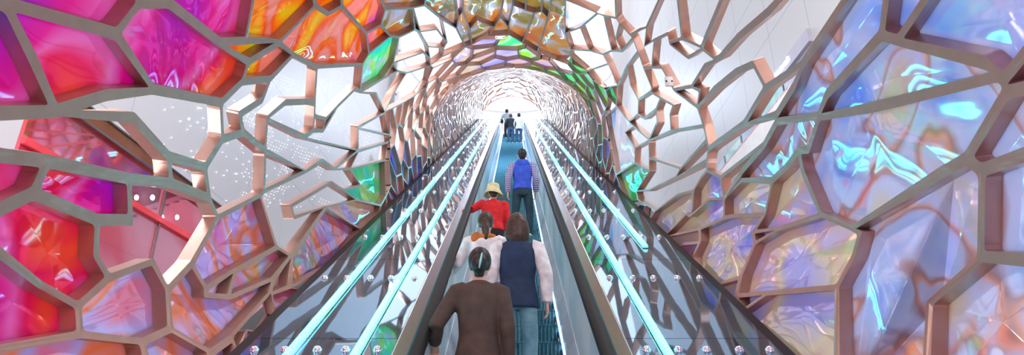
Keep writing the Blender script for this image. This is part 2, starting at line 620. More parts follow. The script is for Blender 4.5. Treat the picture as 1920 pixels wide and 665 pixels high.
def inset(P, w, round_=0.0):
    n = len(P); L = []
    for i in range(n):
        a, b = P[i], P[(i+1) % n]; dx, dy = b[0]-a[0], b[1]-a[1]; l = math.hypot(dx, dy) or 1e-9
        L.append((dx/l, dy/l))
    Q = []
    for i in range(n):
        d0, d1 = L[i-1], L[i]
        n0 = (-d0[1], d0[0]); n1 = (-d1[1], d1[0])
        bx, by = n0[0]+n1[0], n0[1]+n1[1]; l2 = bx*bx+by*by
        if l2 < .12: bx, by = n1; k = 1
        else: k = min(2.0/l2, 3.2)
        Q.append((P[i][0]+bx*k*w, P[i][1]+by*k*w))
    return Q
def dedupe(P):
    Q = []
    for p in P:
        if not Q or math.hypot(p[0]-Q[-1][0], p[1]-Q[-1][1]) > 1e-3: Q.append(p)
    if len(Q) > 1 and math.hypot(Q[0][0]-Q[-1][0], Q[0][1]-Q[-1][1]) <= 1e-3: Q.pop()
    return Q
def good_inset(P, Q):
    if area(Q) < .12*area(P): return False
    n = len(P); bad = 0
    for i in range(n):
        a, b, c, d = P[i], P[(i+1) % n], Q[i], Q[(i+1) % n]
        if (b[0]-a[0])*(d[0]-c[0])+(b[1]-a[1])*(d[1]-c[1]) < 0: bad += 1
    return bad == 0
# zones: which cells carry a film pane
OPEN_L = [(-80, 214), (105, 208), (200, 178), (286, 167), (415, 192), (455, 153), (507, 148), (550, 102), (597, 127), (682, 121), (676, 172), (718, 147),
          (740, 118), (748, 70), (788, 58), (775, 15), (800, 8), (873, 88), (885, 90), (840, 130), (760, 300), (724, 302), (657, 316), (672, 345), (645, 357),
          (668, 374), (612, 388), (552, 407), (507, 389), (492, 365), (409, 407), (360, 494), (315, 543), (262, 485), (243, 335), (90, 302), (-80, 284)]
OPEN_R = [(1062, 66), (1120, 25), (1060, -2), (1060, -80), (1600, -80), (1605, -60), (1503, 122), (1456, 225), (1390, 322), (1357, 372), (1330, 373),
          (1315, 332), (1300, 357), (1270, 365), (1228, 395), (1193, 358), (1217, 320), (1190, 305), (1190, 277), (1172, 248), (1180, 228), (1155, 198), (1158, 161), (1128, 166), (1070, 110)]
def pane_kind(c):
    a = sum(p[0] for p in c['poly'])/len(c['poly']); s = sum(p[1] for p in c['poly'])/len(c['poly'])
    phi = a/RR; px = c['px']; r = random.random()
    if c['tr']:
        x, y = px
        if inside(px, OPEN_L) or inside(px, OPEN_R): return None
        if x < 60: return 'magenta' if y < 640 else 'amber'
        if x < 420: return 'magenta' if y < 480 else 'amber'
        if x < 600 and y < 220: return 'orange'
        if x < 600: return 'amber' if x > 380 else 'magenta'
        if x < 730: return ('green' if (y > 290 and y < 360 and x > 660) or (x > 680 and 80 < y < 160) else ('orange' if y < 150 else 'cream'))
        if x < 1050: return 'gold' if r < .75 else 'cream'
        if x < 1230 and 100 < y < 400: return 'green' if r < .6 else 'ice'
        if x < 1110: return 'ice'
        if y < 130 and x > 1690: return 'amber' if r < .7 else 'lavender'
        if x < 1330: return 'cream' if r < .6 else 'amber'
        if x < 1600 and y > 330: return 'cream'
        return 'lavender'
    ap = abs(phi)
    if s < 4: return None if (.5 < ap < 1.3 and r < .8) else ('magenta' if phi < 0 else 'lavender')
    if s < 14.5:
        if ap < .55: return ('gold' if s < 11.5 else 'cream') if r < .7 else ('green' if r < .82 else 'cream')
        if phi < 0:
            if ap < 1.75: return None
            return 'blue' if r < .5 else 'amber'
        if s > 9.5 and ap < 1.6: return 'green' if r < .5 else 'ice'
        if ap < 1.5: return None if r < .6 else 'ice'
        return 'blue' if r < .5 else 'amber'
    if ap < .3: return 'ice'
    if ap < 1.35: return None if r < .62 else 'ice'
    return 'ice' if r < .85 else 'blue'
tunnel = empty('lattice_tunnel', sw(0, 3, DK), 'vaulted copper lattice tunnel of many sided cells arching over the escalator', 'tunnel')
inv = Matrix.Translation(-tunnel.location)
V = []; F = []
panes = []
def quadset(vs, fs): 
    k = len(V); V.extend(vs); F.extend([tuple(i+k for i in f) for f in fs])
for c in cells:
    P = c['poly']; s = sum(p[1] for p in P)/len(P)
    size = math.sqrt(abs(area(P)))
    near = c['tr']
    w = .0225 if (near and s < 7) else (.0165 if near else .016)
    if s > 14: w = .013
    w = min(w, size*.09+.004)
    dep = .105 if near else .09
    dep = min(dep, size*.5+.05)
    P = dedupe(P)
    if len(P) < 3: continue
    Q = inset(P, w)
    if not good_inset(P, Q):
        Q = inset(P, w*.5)
        if not good_inset(P, Q): Q = None
    n = len(P)
    # rounded inner corners on the near cells
    ring = []
    if Q:
        for i in range(n):
            q = Q[i]
            if near and s < 9:
                a, b = Q[i-1], Q[(i+1) % n]
                la, lb = math.hypot(a[0]-q[0], a[1]-q[1]), math.hypot(b[0]-q[0], b[1]-q[1])
                ta, tb = min(.018, .3*la)/max(la, 1e-6), min(.018, .3*lb)/max(lb, 1e-6)
                A = (q[0]+(a[0]-q[0])*ta, q[1]+(a[1]-q[1])*ta); B = (q[0]+(b[0]-q[0])*tb, q[1]+(b[1]-q[1])*tb)
                m = ((A[0]+B[0])*.25+q[0]*.5, (A[1]+B[1])*.25+q[1]*.5)
                ring.append([A, m, B])
            else: ring.append([q])
    def sp(p, off): return surf(p[0]/RR, p[1], off) - tunnel.location
    of = [sp(p, 0) for p in P]; ob = [sp(p, dep) for p in P]
    if not Q:
        quadset(of+ob, [tuple(range(n)), tuple(range(2*n-1, n-1, -1))])
        continue
    rf = [sp(p, 0) for g in ring for p in g]; rb = [sp(p, dep) for g in ring for p in g]
    m = len(rf); g = len(ring[0])
    vs = of+ob+rf+rb; fs = []
    for i in range(n):
        j = (i+1) % n
        fs.append((i, j, 2*n+j*g, 2*n+i*g+g-1))
        fs.append((n+j, n+i, 2*n+m+i*g+g-1, 2*n+m+j*g))
        for k in range(g-1):
            fs.append((i, 2*n+i*g+k+1, 2*n+i*g+k))
            fs.append((n+i, 2*n+m+i*g+k, 2*n+m+i*g+k+1))
    for i in range(m):
        j = (i+1) % m
        fs.append((2*n+i, 2*n+j, 2*n+m+j, 2*n+m+i))
    quadset(vs, fs)
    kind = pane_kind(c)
    if kind:
        R1 = [p for gq in ring for p in gq]
        cc = (sum(p[0] for p in R1)/len(R1), sum(p[1] for p in R1)/len(R1))
        k = len(R1)
        o1 = dep-.012; o2 = dep+.006
        vs = [sp(p, o1) for p in R1]
        cf = sum(vs, Vector())/k
        vb = [sp(p, o2) for p in R1]; cb = sum(vb, Vector())/k
        vs = vs+[cf]+vb+[cb]
        ok = all((R1[i][0]-cc[0])*(R1[(i+1) % k][1]-cc[1])-(R1[(i+1) % k][0]-cc[0])*(R1[i][1]-cc[1]) > 0 for i in range(k))
        if ok: tri = [(i, (i+1) % k, k) for i in range(k)]
        else:
            tri = []
            for t in tessellate_polygon([[Vector((p[0], p[1], 0)) for p in R1]]):
                a_, b_, c_ = t
                ar = (R1[b_][0]-R1[a_][0])*(R1[c_][1]-R1[a_][1])-(R1[c_][0]-R1[a_][0])*(R1[b_][1]-R1[a_][1])
                tri.append(t if ar > 0 else (a_, c_, b_))
        fs = tri + [tuple(k+1+j for j in t[::-1]) for t in tri] + [((i+1) % k, i, k+1+i, k+1+(i+1) % k) for i in range(k)]
        # size in the picture decides which are their own part
        pr = [proj(v+tunnel.location) for v in vs[:k]]
        vis = 0
        if all(pr):
            xs = [min(1920, max(0, q[0])) for q in pr]; ys = [min(665, max(0, q[1])) for q in pr]
            vis = abs(area(list(zip(xs, ys))))
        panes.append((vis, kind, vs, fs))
fr = meshobj('lattice_frame', V, F, M['copper'], tunnel)
bm = bmesh.new(); bm.from_mesh(fr.data)
bmesh.ops.remove_doubles(bm, verts=bm.verts[:], dist=.002)
bm.to_mesh(fr.data); bm.free()
M['bracket'] = simple('white bracket metal', (.75, .72, .74), .4, .2, 10, .05)
for bx, by, dx_, dz_ in ((938, 69, .19, .07), (1257, 152, .10, .13)):
    a_, s_ = unproj(bx, by); P_ = surf(a_/RR, s_, -.02)-tunnel.location
    mb = MB(); mb.box(P_, (dx_, .03, dz_)); k_ = mb.build('mounting_bracket', M['bracket'], tunnel); k_['label'] = 'small pale metal bracket'
    for q_ in (-1, 1):
        mb = MB(); mb.ell(P_+Vector((q_*dx_*.36, -.018, 0)), (.012, .008, .012), 10, 8); mb.build('bolt', M['black'], k_, True)
panes.sort(key=lambda p: -p[0])
PN = {'magenta': 'magenta', 'orange': 'orange', 'gold': 'golden', 'amber': 'rose and amber', 'lavender': 'pale lavender', 'cream': 'cream and violet', 'green': 'green', 'ice': 'ice blue', 'blue': 'deep blue'}
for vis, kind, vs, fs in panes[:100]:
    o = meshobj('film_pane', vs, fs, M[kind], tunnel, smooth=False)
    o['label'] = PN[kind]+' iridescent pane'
kinds = list(PN)
V = []; F = []; MI = []
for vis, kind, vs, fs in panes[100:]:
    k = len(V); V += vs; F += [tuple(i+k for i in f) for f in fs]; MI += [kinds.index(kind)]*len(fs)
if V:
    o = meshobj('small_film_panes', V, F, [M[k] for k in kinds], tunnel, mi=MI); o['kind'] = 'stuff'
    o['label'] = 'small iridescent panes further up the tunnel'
print('CELLS', len(cells), 'panes', len(panes), 'gfaces', len(gfaces), 'traced', sum(c['tr'] for c in cells))
#@@END

# ------------------------------------------------------------------ escalator
esc = empty('escalator', W3(0, 3, ST), 'long up escalator with dark grooved steps running up the middle of the tunnel', 'escalator')
def ew(x, s, n): return W3(x, s, n)-esc.location
S0, S1 = 2.2, 38.5
# steps
PITCH_S = .4/math.cos(SL)
k = 0
s = S0+.3
proto_step = None
def step_mesh(s, level):
    mb = MB()
    c = W3(0, s, ST)-esc.location
    dy, dz = .4, .231
    if level: dz = .02
    mb.box((c.x, c.y+.0, c.z-dz/2-.004), (1.0, dy, dz))
    n = 25
    for i in range(n):
        x = -.48+.96*i/(n-1)
        mb.box((c.x+x, c.y, c.z+.006), (.016, dy-.012, .02))
        if not level: mb.box((c.x+x, c.y-dy/2-.003, c.z-dz/2), (.016, .012, dz-.03))
    return mb
while s < S1-.3 and k < 100:
    lv = s > SB-.3
    o = step_mesh(s, lv).build('step', [M['step'], M['cleat']], esc)
    for i, p in enumerate(o.data.polygons): p.material_index = 0 if i < 6 else 1
    s += PITCH_S if s < SB-.4 else .4
    k += 1
for sg in (-1, 1):
    def P(l): return [(sg*x, n) for x, n in l]
    sweep('skirt_brush', P([(.502, ST-.02), (.502, ST+.05), (.520, ST+.05), (.520, ST-.02)]), S0, SB+2.4, M['brush'], esc, fn=ew)
    o = sweep('skirt_light', P([(.513, ST+.052), (.513, ST+.072), (.526, ST+.072), (.526, ST+.052)]), S0, SB+2.4, M['white_led'], esc, fn=ew)
    o['label'] = 'thin white light line'
    sweep('inner_deck', P([(.522, ST-.2), (.522, ST+.10), (.532, ST+.17), (.592, ST+.30), (.61, ST+.30), (.61, ST-.2)]), S0, SB+2.4, M['skirt'], esc, fn=ew)
    q = S0
    while q < SB+2.3:
        e = min(q+2.04, SB+2.4)
        sweep('balustrade_panel', P([(.598, ST+.30), (.598, DK-.03), (.612, DK-.03), (.612, ST+.30)]), q+.004, e-.004, M['balu'], esc, step=1.1, fn=ew)
        q = e
    sweep('handrail_guide', P([(.590, DK-.03), (.590, DK+.02), (.655, DK+.02), (.655, DK-.03)]), S0, SB+2.4, M['chrome'], esc, fn=ew)
    hr = [(.622+.056*math.cos(t)*(1), DK+.05+.03*math.sin(t)) for t in [2*math.pi*i/14 for i in range(14)]]
    sweep('handrail', P(hr), S0, SB+2.4, M['rail_rubber'], esc, smooth=True, fn=ew)
    sweep('outer_deck', P([(.614, DK-.32), (.614, DK-.035), (.672, DK-.035), (.69, DK-.02), (.79, DK+.005), (.80, DK-.32)]), S0, SB+2.4, M['dsteel'], esc, fn=ew)

# mirror decks with studs and light strips
for sg, side in ((-1, 'left'), (1, 'right')):
    dk = empty('mirror_deck', W3(sg*1.27, 3, DK), 'dark mirror glass deck with domed studs on the %s side of the escalator' % side, 'deck', 'mirror decks beside the escalator')
    def dw(x, s, n, dk=dk): return W3(x, s, n)-dk.location
    q = 6.23-2.04*2
    while q < SB+2.3:
        e = min(q+2.04, SB+2.4)
        sweep('glass_panel', [(sg*.803, DK-.012), (sg*.803, DK), (sg*1.80, DK), (sg*1.80, DK-.012)], q+.004, e-.004, M['deck'], dk, fn=dw)
        q = e
    base = None
    for r_ in range(20):
        s = 5.59-1.6+1.6*r_
        for x in (.905, 1.12, 1.31, 1.53, 1.735):
            if base is None:
                mb = MB(); nn = 14
                pr = [(.0001, .030), (.012, .029), (.020, .024), (.0245, .016), (.027, .006), (.030, .005), (.030, 0)]
                mb.tube([((0, 0, z), rr, rr, (1, 0, 0), (0, 1, 0)) for rr, z in pr[::-1]], nn)
                o = mb.build('stud', M['chrome'], dk, smooth=True); base = o
            else:
                o = base.copy(); COL.objects.link(o); o.parent = dk
            o.location = dw(sg*x, s, DK); o.rotation_euler = (SL if s < SB-1 else SL*.5, 0, 0)
    for x, s0, wh in ((1.03, S0, 'inner'), (1.47, (S0 if sg < 0 else 6.67), 'outer')):
        ls = empty('light_strip', W3(sg*x, s0, DK), 'glowing turquoise %s light strip along the %s mirror deck' % (wh, side), 'light strip', 'turquoise light strips')
        def lw(x_, s, n, ls=ls): return W3(x_, s, n)-ls.location
        q = s0; first = True
        while q < SB+1:
            e = min(q+1.62, SB+1.0)
            prof = [(sg*x+.026*math.cos(t), DK+.024+.022*math.sin(t)) for t in [2*math.pi*i/10 for i in range(10)]]
            sweep('light_tube', prof, q+.012, e-.012, M['led'], ls, smooth=True, fn=lw)
            q = e
        sweep('mounting_channel', [(sg*x-.032, DK+.001), (sg*x-.032, DK+.012), (sg*x+.032, DK+.012), (sg*x+.032, DK+.001)], s0, SB+1, M['chrome'], ls, fn=lw)
    struct(sweep('trim_%d' % (1 if sg < 0 else 2), [(sg*1.81, DK-.45), (sg*1.81, DK-.02), (sg*1.90, DK-.02), (sg*1.92, DK-.25), (sg*2.3, DK-.25), (sg*2.3, DK-.45)], S0-3, SB+1.8, M['black']))

# ------------------------------------------------------------------ surroundings
def wall_mat(name, col, sx, sy, seam, axis):
    m, nt, b = mat(name); setp(b, col, .45)
    oc = objcoord(nt)
    sp = nt.nodes.new('ShaderNodeSeparateXYZ'); nt.links.new(oc, sp.inputs[0])
    outs = []
    for ax, per in ((axis, sx), ('Z', sy)):
        md = nt.nodes.new('ShaderNodeMath'); md.operation = 'PINGPONG'; md.inputs[1].default_value = per/2
        nt.links.new(sp.outputs[ax], md.inputs[0])
        lt = nt.nodes.new('ShaderNodeMath'); lt.operation = 'LESS_THAN'; lt.inputs[1].default_value = .012
        nt.links.new(md.outputs[0], lt.inputs[0]); outs.append(lt.outputs[0])
    mx = nt.nodes.new('ShaderNodeMath'); mx.operation = 'MAXIMUM'; nt.links.new(outs[0], mx.inputs[0]); nt.links.new(outs[1], mx.inputs[1])
    mc = nt.nodes.new('ShaderNodeMix'); mc.data_type = 'RGBA'
    mc.inputs['A'].default_value = (*col, 1); mc.inputs['B'].default_value = (*seam, 1)
    nt.links.new(mx.outputs[0], mc.inputs['Factor']); nt.links.new(mc.outputs['Result'], b.inputs['Base Color'])
    return m
M['wallL'] = wall_mat('white panel wall left', (.54, .54, .57), 3.2, 2.6, (.36, .36, .40), 'Y')
M['wallR'] = wall_mat('white panel wall right', (.52, .51, .52), 2.2, 1.8, (.24, .30, .33), 'Y')
XL, XR = -8.5, 7.5
def boxobj(name, c, d, m): mb = MB(); mb.box((0, 0, 0), d); o = mb.build(name, m); o.location = c; return o
struct(boxobj('wall_left', (XL-.15, 22, 13), (.3, 60, 38), M['wallL']))
struct(boxobj('wall_right', (XR+.15, 22, 13), (.3, 60, 38), M['wallR']))
struct(boxobj('floor', (0, 14, -6.2), (40, 60, .3), simple('pale stone floor', (.6, .58, .58), .3, 0, 2, .1)))
top = W3(0, SB+2.4, ST)
struct(boxobj('floor_landing', (0, top.y+7, top.z-.2), (16, 14.2, .3), simple('landing stone', (.75, .76, .8), .3, 0, 2, .1)))
struct(boxobj('wall_shade', (0, -9, 4), (20, .3, 22), simple('warm grey shade wall', (.42, .35, .33), .6, 0, 1.5, .1)))  # unseen wall added behind the camera to dim light on near ribs
# curved white back wall of the hall beyond the landing
mb = MB(); nn = 24; prof = [(0, 0), (0, 5.5), (.12, 5.52), (.12, 5.7), (0, 5.72), (0, 9), (.12, 9.02), (.12, 9.2), (0, 9.22), (0, 16)]
vs = []; fs = []
for i in range(nn+1):
    t = math.pi*(i/nn)
    for o_, z in prof: vs.append((math.cos(t)*(8+o_*-1), top.y+3+math.sin(t)*(9-o_), top.z-.1+z))
k = len(prof)
for i in range(nn):
    for j in range(k-1): fs.append((i*k+j, (i+1)*k+j, (i+1)*k+j+1, i*k+j+1))
o = meshobj('wall_back', vs, fs, simple('matt white plaster', (.88, .88, .9), .6, 0, 1.5, .02)); struct(o)
md = o.modifiers.new('thick', 'SOLIDIFY'); md.thickness = .2

# fairy lights on the left wall
m, nt, b = mat('tiny warm white bulbs'); setp(b, (1, 1, 1), .5, emis=(1, .97, .93), es=2.2); M['bulb'] = m
mb = MB(); rnd = random.Random(3)
def dot(px, py, r):
    P = ray_x(px, py, XL+.03)
    mb.add([P+Vector((0, 0, r)), P+Vector((0, r, 0)), P+Vector((0, 0, -r)), P+Vector((0, -r, 0)), P+Vector((r, 0, 0))], [(0, 1, 4), (1, 2, 4), (2, 3, 4), (3, 0, 4), (0, 3, 2, 1)])
for i in range(150):
    x = 300+rnd.random()*300; y = 160+rnd.random()*230
    dot(x, y, .015+.005*rnd.random())
for cl in range(42):
    cx, cy = 440+rnd.random()*250, 130+rnd.random()*270
    for a in range(rnd.randint(3, 8)):
        for b_ in range(rnd.randint(2, 6)):
            if rnd.random() < .8: dot(cx+a*5.2-b_*2.6, cy+b_*5.4+a*2.0, .014)
o = mb.build('fairy_lights', M['bulb']); tag(o, 'scattered tiny white fairy lights across the white left wall', 'lights'); o['kind'] = 'stuff'

# red glass screen on the left, beyond the lattice
XG = -4.6
def rx(px, py, X=XG): return ray_x(px, py, X)
m, nt, b = mat('red tinted glossy glass'); setp(b, (.85, .03, .06), .04, .75, coat=1.0)
n = noise(nt, .5, 2, 1.0, objcoord(nt)); r = ramp(nt, n.outputs['Fac'], [(.35, (1, .10, .12)), (.5, (1, .14, .25)), (.62, (1, .40, .55))])
nt.links.new(r.outputs[0], b.inputs['Base Color']); M['red'] = m
pa, pb = rx(158, 217), rx(420, 408)
zt = (pa.z+pb.z)/2
y0 = rx(35, 258).y; y1 = rx(470, 440).y+2
scr = empty('glass_screen', (XG, y0, zt-3.2), 'red tinted glass screen under a bronze beam beyond the left lattice', 'screen')
def lb(name, c, d, m, par=scr):
    mb = MB(); mb.box(Vector(c)-par.location, d); return mb.build(name, m, par)
nP = 3
for i in range(nP):
    a = y0+(y1-y0)*i/nP; b_ = y0+(y1-y0)*(i+1)/nP
    lb('glass_panel', (XG, (a+b_)/2, zt-1.7), (.04, b_-a-.03, 3.2), M['red'])
    if i: lb('glazing_bar', (XG+.04, a, zt-1.7), (.03, .03, 3.2), M['steel'])
M['bronze'] = simple('bronze beam', (.32, .11, .05), .3, .5, 4, .2)
lb('top_beam', (XG, (y0+y1)/2, zt), (.12, y1-y0, .2), M['bronze'])
lb('beam_trim', (XG+.07, (y0+y1)/2, zt+.09), (.02, y1-y0, .02), M['steel'])
lb('beam_trim', (XG+.07, (y0+y1)/2, zt-.09), (.02, y1-y0, .02), M['steel'])
M['redband'] = simple('bright coral rail', (.9, .06, .09), .3, 0, 4, .1)
lb('coral_rail', (XG+.05, (y0+y1)/2, zt-.62), (.05, y1-y0, .07), M['redband'])
# ceiling spotlights seen in the red screen
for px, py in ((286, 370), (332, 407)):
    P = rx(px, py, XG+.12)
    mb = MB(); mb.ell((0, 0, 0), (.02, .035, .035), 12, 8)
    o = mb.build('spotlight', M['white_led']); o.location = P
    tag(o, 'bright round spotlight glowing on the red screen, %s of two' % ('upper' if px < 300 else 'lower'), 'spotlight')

# shop front on the right
M['fascia'] = simple('grey violet fascia', (.42, .40, .50), .3, .1, 3, .08)
p0 = rx(1440, 165, XR-.05); p1 = rx(1502, 80, XR-.05)
pc = rx(1470, 128, XR-.05)
fasc = empty('shop_sign', (XR, pc.y, pc.z), 'grey violet shop fascia with white lettering high on the right wall', 'sign')
_c, _e = rx(1456, 144, XR-.05), rx(1480, 111, XR-.05); TL = abs(_c.y-_e.y)
print('SIGN', _c, _e, TL)
mb = MB(); mb.box((-.05, -TL*.1, 0), (.1, TL*3.4, TL*.42)); mb.build('fascia', M['fascia'], fasc)
cu = bpy.data.curves.new('lettering', 'FONT'); cu.body = 'CAUDALÍE'; cu.size = TL*.24; cu.extrude = .01; cu.align_x = 'CENTER'; cu.align_y = 'CENTER'
tx = bpy.data.objects.new('lettering', cu); COL.objects.link(tx); tx.parent = fasc
tx.location = (-.12, 0, 0); tx.rotation_euler = (math.pi/2, 0, -math.pi/2)
m, nt, b = mat('backlit white letters'); setp(b, (1, 1, 1), .4, emis=(1, 1, 1), es=1.0); cu.materials.append(m)
bpy.context.view_layer.update()
me_ = bpy.data.meshes.new_from_object(tx.evaluated_get(bpy.context.evaluated_depsgraph_get()))
t2 = link('lettering', me_, None, fasc); t2.location = tx.location; t2.rotation_euler = tx.rotation_euler
bpy.data.objects.remove(tx); t2.name = 'lettering'
# gallery: windows and striped parapet
g0 = rx(1365, 318, XR-.4); g1 = rx(1452, 222, XR-.4)
zg = (g0.z+g1.z)/2
gal = empty('gallery_front', (XR-.2, (g0.y+g1.y)/2, zg), 'upper gallery shop front with mint and pale blue windows behind right lattice', 'shop front')
M['mint'] = simple('mint poster glass', (.45, .85, .78), .1, 0, 1.5, .2, coat=1.0)
M['pblue'] = simple('pale blue poster glass', (.55, .70, .95), .1, 0, 1.5, .12, coat=1.0)
M['parapet'] = simple('rose striped parapet', (.72, .42, .38), .2, .1, 6, .3)
ya, yb = g1.y-2, g0.y+4
L = yb-ya; yc = (ya+yb)/2-gal.location.y
def gb(name, c, d, m): mb = MB(); mb.box(c, d); return mb.build(name, m, gal)
nW = 6
for i in range(nW):
    yy = ya-gal.location.y+(i+.5)*L/nW
    o = gb('window_panel', (.05, yy, .50), (.06, L/nW-.1, .66), M['mint'] if i % 2 else M['pblue'])
    gb('mullion', (.02, yy+L/nW/2, .50), (.08, .04, .7), M['steel'])
gb('parapet', (-.35, yc, 0), (.1, L, .22), M['parapet'])
gb('slab_edge', (-.3, yc, -.4), (.5, L, .55), simple('white slab edge', (.86, .84, .82), .5, 0, 3, .05))

#@@PEOPLE
SKIN = simple('warm skin', (.72, .44, .33), .5, 0, 12, .08)
def cloth(name, col, rough=.8): return simple(name, col, rough, 0, 14, .22, .002)
def plaid(name, a, b_):
    m, nt, b = mat(name); setp(b, a, .8)
    oc = objcoord(nt)
    w1 = nt.nodes.new('ShaderNodeTexWave'); w1.inputs['Scale'].default_value = 9; w1.bands_direction = 'Z'; nt.links.new(oc, w1.inputs['Vector'])
    w2 = nt.nodes.new('ShaderNodeTexWave'); w2.inputs['Scale'].default_value = 9; w2.bands_direction = 'X'; nt.links.new(oc, w2.inputs['Vector'])
    ad = nt.nodes.new('ShaderNodeMath'); ad.operation = 'MULTIPLY'; nt.links.new(w1.outputs['Fac'], ad.inputs[0]); nt.links.new(w2.outputs['Fac'], ad.inputs[1])
    r = ramp(nt, ad.outputs[0], [(.1, a), (.45, b_)]); nt.links.new(r.outputs[0], b.inputs['Base Color']); return m
def remesh(o, vox, sm=4):
    md = o.modifiers.new('join', 'REMESH'); md.mode = 'VOXEL'; md.voxel_size = vox; md.use_smooth_shade = True
    if sm:
        k = o.modifiers.new('soft', 'SMOOTH'); k.factor = .5; k.iterations = sm
    return o
def lerp(a, b, t): return tuple(a[i]+(b[i]-a[i])*t for i in range(3))
def person(label, x, s0, h, rz=0, build=1.0, arms=None, lean=0.0, leanx=0.0, stance=.10, vox=.011,
           top=None, sleeve=None, pants=None, shoe=None, hair=None, hair_style='short', top_len=.86, flare=1.0, extras=None, look=0.0, n_off=0.0, sleeve_r=1.0):
    k = h/1.70
    root = empty('person', W3(x, s0, ST+.016+n_off), label, 'person', rz=rz)
    def up(z):     # trunk leans a little
        t = max(0, (z-.9)/.8); return leanx*t, lean*t
    def J(x_, y_, z_):
        a, b_ = up(z_); return ((x_+a)*k, (y_+b_)*k, z_*k)
    bw = build
    sh = {-1: J(-.185*bw, 0, 1.385), 1: J(.185*bw, 0, 1.385)}
    arms = arms or {}
    A = {}
    for sg in (-1, 1):
        e, wv = arms.get(sg, ((sg*.245*bw, -.03, 1.10), (sg*.25*bw, .06, .86)))
        A[sg] = (sh[sg], tuple(c*k for c in e), tuple(c*k for c in wv))
    legs = {}
    for sg in (-1, 1):
        fy = .0 if sg < 0 else .0
        legs[sg] = ((sg*.09*k, 0, .88*k), (sg*(.09+stance*.3)*k, .015*k, .48*k), (sg*stance*k, -.01*k, .09*k))
    # ---- body (one surface)
    b = MB()
    hx, hy = up(1.6)
    hc = Vector(((hx)*k, (hy+.01)*k, 1.585*k))
    b.ell(hc, (.075*k, .093*k, .112*k), 20, 16)
    b.ell(hc+Vector((0, .02*k, -.06*k)), (.055*k, .07*k, .06*k), 16, 10)             # jaw
    b.limb([(hc.x, hc.y+.088*k, hc.z+.02*k, .010*k), (hc.x, hc.y+.112*k, hc.z-.02*k, .015*k), (hc.x, hc.y+.09*k, hc.z-.03*k, .012*k)], 8)   # nose
    b.limb([(hc.x-.022*k, hc.y+.086*k, hc.z-.058*k, .008*k), (hc.x, hc.y+.093*k, hc.z-.056*k, .009*k), (hc.x+.022*k, hc.y+.086*k, hc.z-.058*k, .008*k)], 8)   # lips
    for sg in (-1, 1): b.ell(hc+Vector((sg*.077*k, -.005*k, -.008*k)), (.012*k, .022*k, .032*k), 10, 8)
    b.limb([J(0, -.005, 1.36)+(.062*k,), J(0, -.002, 1.44)+(.055*k,), J(0, .008, 1.53)+(.052*k,)], 14)
    def torso(mb, g, z0, z1, fl=1.0):
        prof = [(.70, .175, .125), (.80, .175, .125), (.90, .168, .118), (.98, .152, .108), (1.06, .142, .102), (1.16, .152, .108), (1.26, .168, .112), (1.34, .172, .104), (1.40, .15, .088), (1.445, .085, .07)]
        rings = []
        for z, ra, rb in prof:
            if z < z0 or z > z1: continue
            f_ = 1+(fl-1)*max(0, (1.05-z)/.35)
            rings.append((Vector(J(0, 0, z)), (ra*bw*f_+g)*k, (rb*f_+g)*k, (1, 0, 0), (0, 1, 0)))
        mb.tube(rings, 24)
        return rings
    torso(b, -.012, .79, 1.41)
    def arm(mb, sg, g, t1=1.0, root_in=True):
        S, E, Wr = A[sg]
        pts = [(S[0]-sg*.05*k, S[1], S[2]-.005*k, (.058+g)*k), (S[0], S[1], S[2]-.01*k, (.055+g)*k)]
        m1 = lerp(S, E, .5); pts.append((*m1, (.047+g)*k)); pts.append((*E, (.040+g)*k))
        m2 = lerp(E, Wr, .4); pts.append((*m2, (.038+g)*k)); e_ = lerp(E, Wr, t1); pts.append((*e_, (.028+g)*k))
        mb.limb(pts, 12)
    for sg in (-1, 1): arm(b, sg, 0)
    for sg in (-1, 1):
        H, K, An = legs[sg]
        b.limb([(*H, .082*k), (*lerp(H, K, .5), .070*k), (*K, .052*k), (*lerp(K, An, .35), .052*k), (*An, .036*k), (An[0], An[1], .05*k, .036*k)], 12)
        b.limb([(An[0], An[1]-.04*k, .04*k, .034*k), (An[0], An[1]+.06*k, .035*k, .036*k), (An[0]+sg*.01*k, An[1]+.16*k, .028*k, .026*k)], 10)
        # hand: palm, four fingers, thumb
        S, E, Wr = A[sg]
        d = (Vector(Wr)-Vector(E)).normalized(); wv = Vector(Wr)
        grip = arms.get(sg) is not None and len(arms[sg]) and d.z > -.75
        side = Vector((0, 1, 0)) if abs(d.y) < .8 else Vector((1, 0, 0))
        if grip: side = (side-d*side.dot(d)).normalized() if abs(side.dot(d)) < .95 else Vector((0, 0, 1))
        else: side = Vector((0, 1, 0))
        side = (side-d*side.dot(d)).normalized(); nrm = d.cross(side).normalized()
        inw = nrm if nrm.x*sg < 0 else -nrm
        if grip: inw = Vector((0, 0, -1)); inw = (inw-d*inw.dot(d)).normalized(); side = d.cross(inw).normalized()
        pc = wv+d*.045*k
        b.tube([(wv-d*.01*k, .024*k, .018*k, side, inw), (wv+d*.02*k, .032*k, .016*k, side, inw), (pc+d*.02*k, .040*k, .015*k, side, inw), (pc+d*.045*k, .038*k, .012*k, side, inw)], 12)
        for q, ln in ((-1.5, .062), (-.5, .074), (.5, .070), (1.5, .056)):
            s_ = pc+d*.035*k+side*q*.0205*k
            c1, c2 = (.35, .8) if not grip else (.6, 1.5)
            d1 = (d*math.cos(c1*.6)+inw*math.sin(c1*.6)); d2 = (d*math.cos(c2)+inw*math.sin(c2))
            p1 = s_+d1*ln*.5*k; p2 = p1+d2*ln*.55*k
            b.limb([(*s_, .0095*k), (*p1, .009*k), (*p2, .0075*k)], 8)
        th = wv+d*.025*k+side*.030*k
        t1_ = th+(d*.6+side*.7+inw*.3).normalized()*.035*k; t2 = t1_+(d*.9+inw*.4+side*.15).normalized()*.028*k
        b.limb([(*th, .012*k), (*t1_, .011*k), (*t2, .009*k)], 8)
    remesh(b.build('body', SKIN, root), min(vox*.62, .0075), 1)
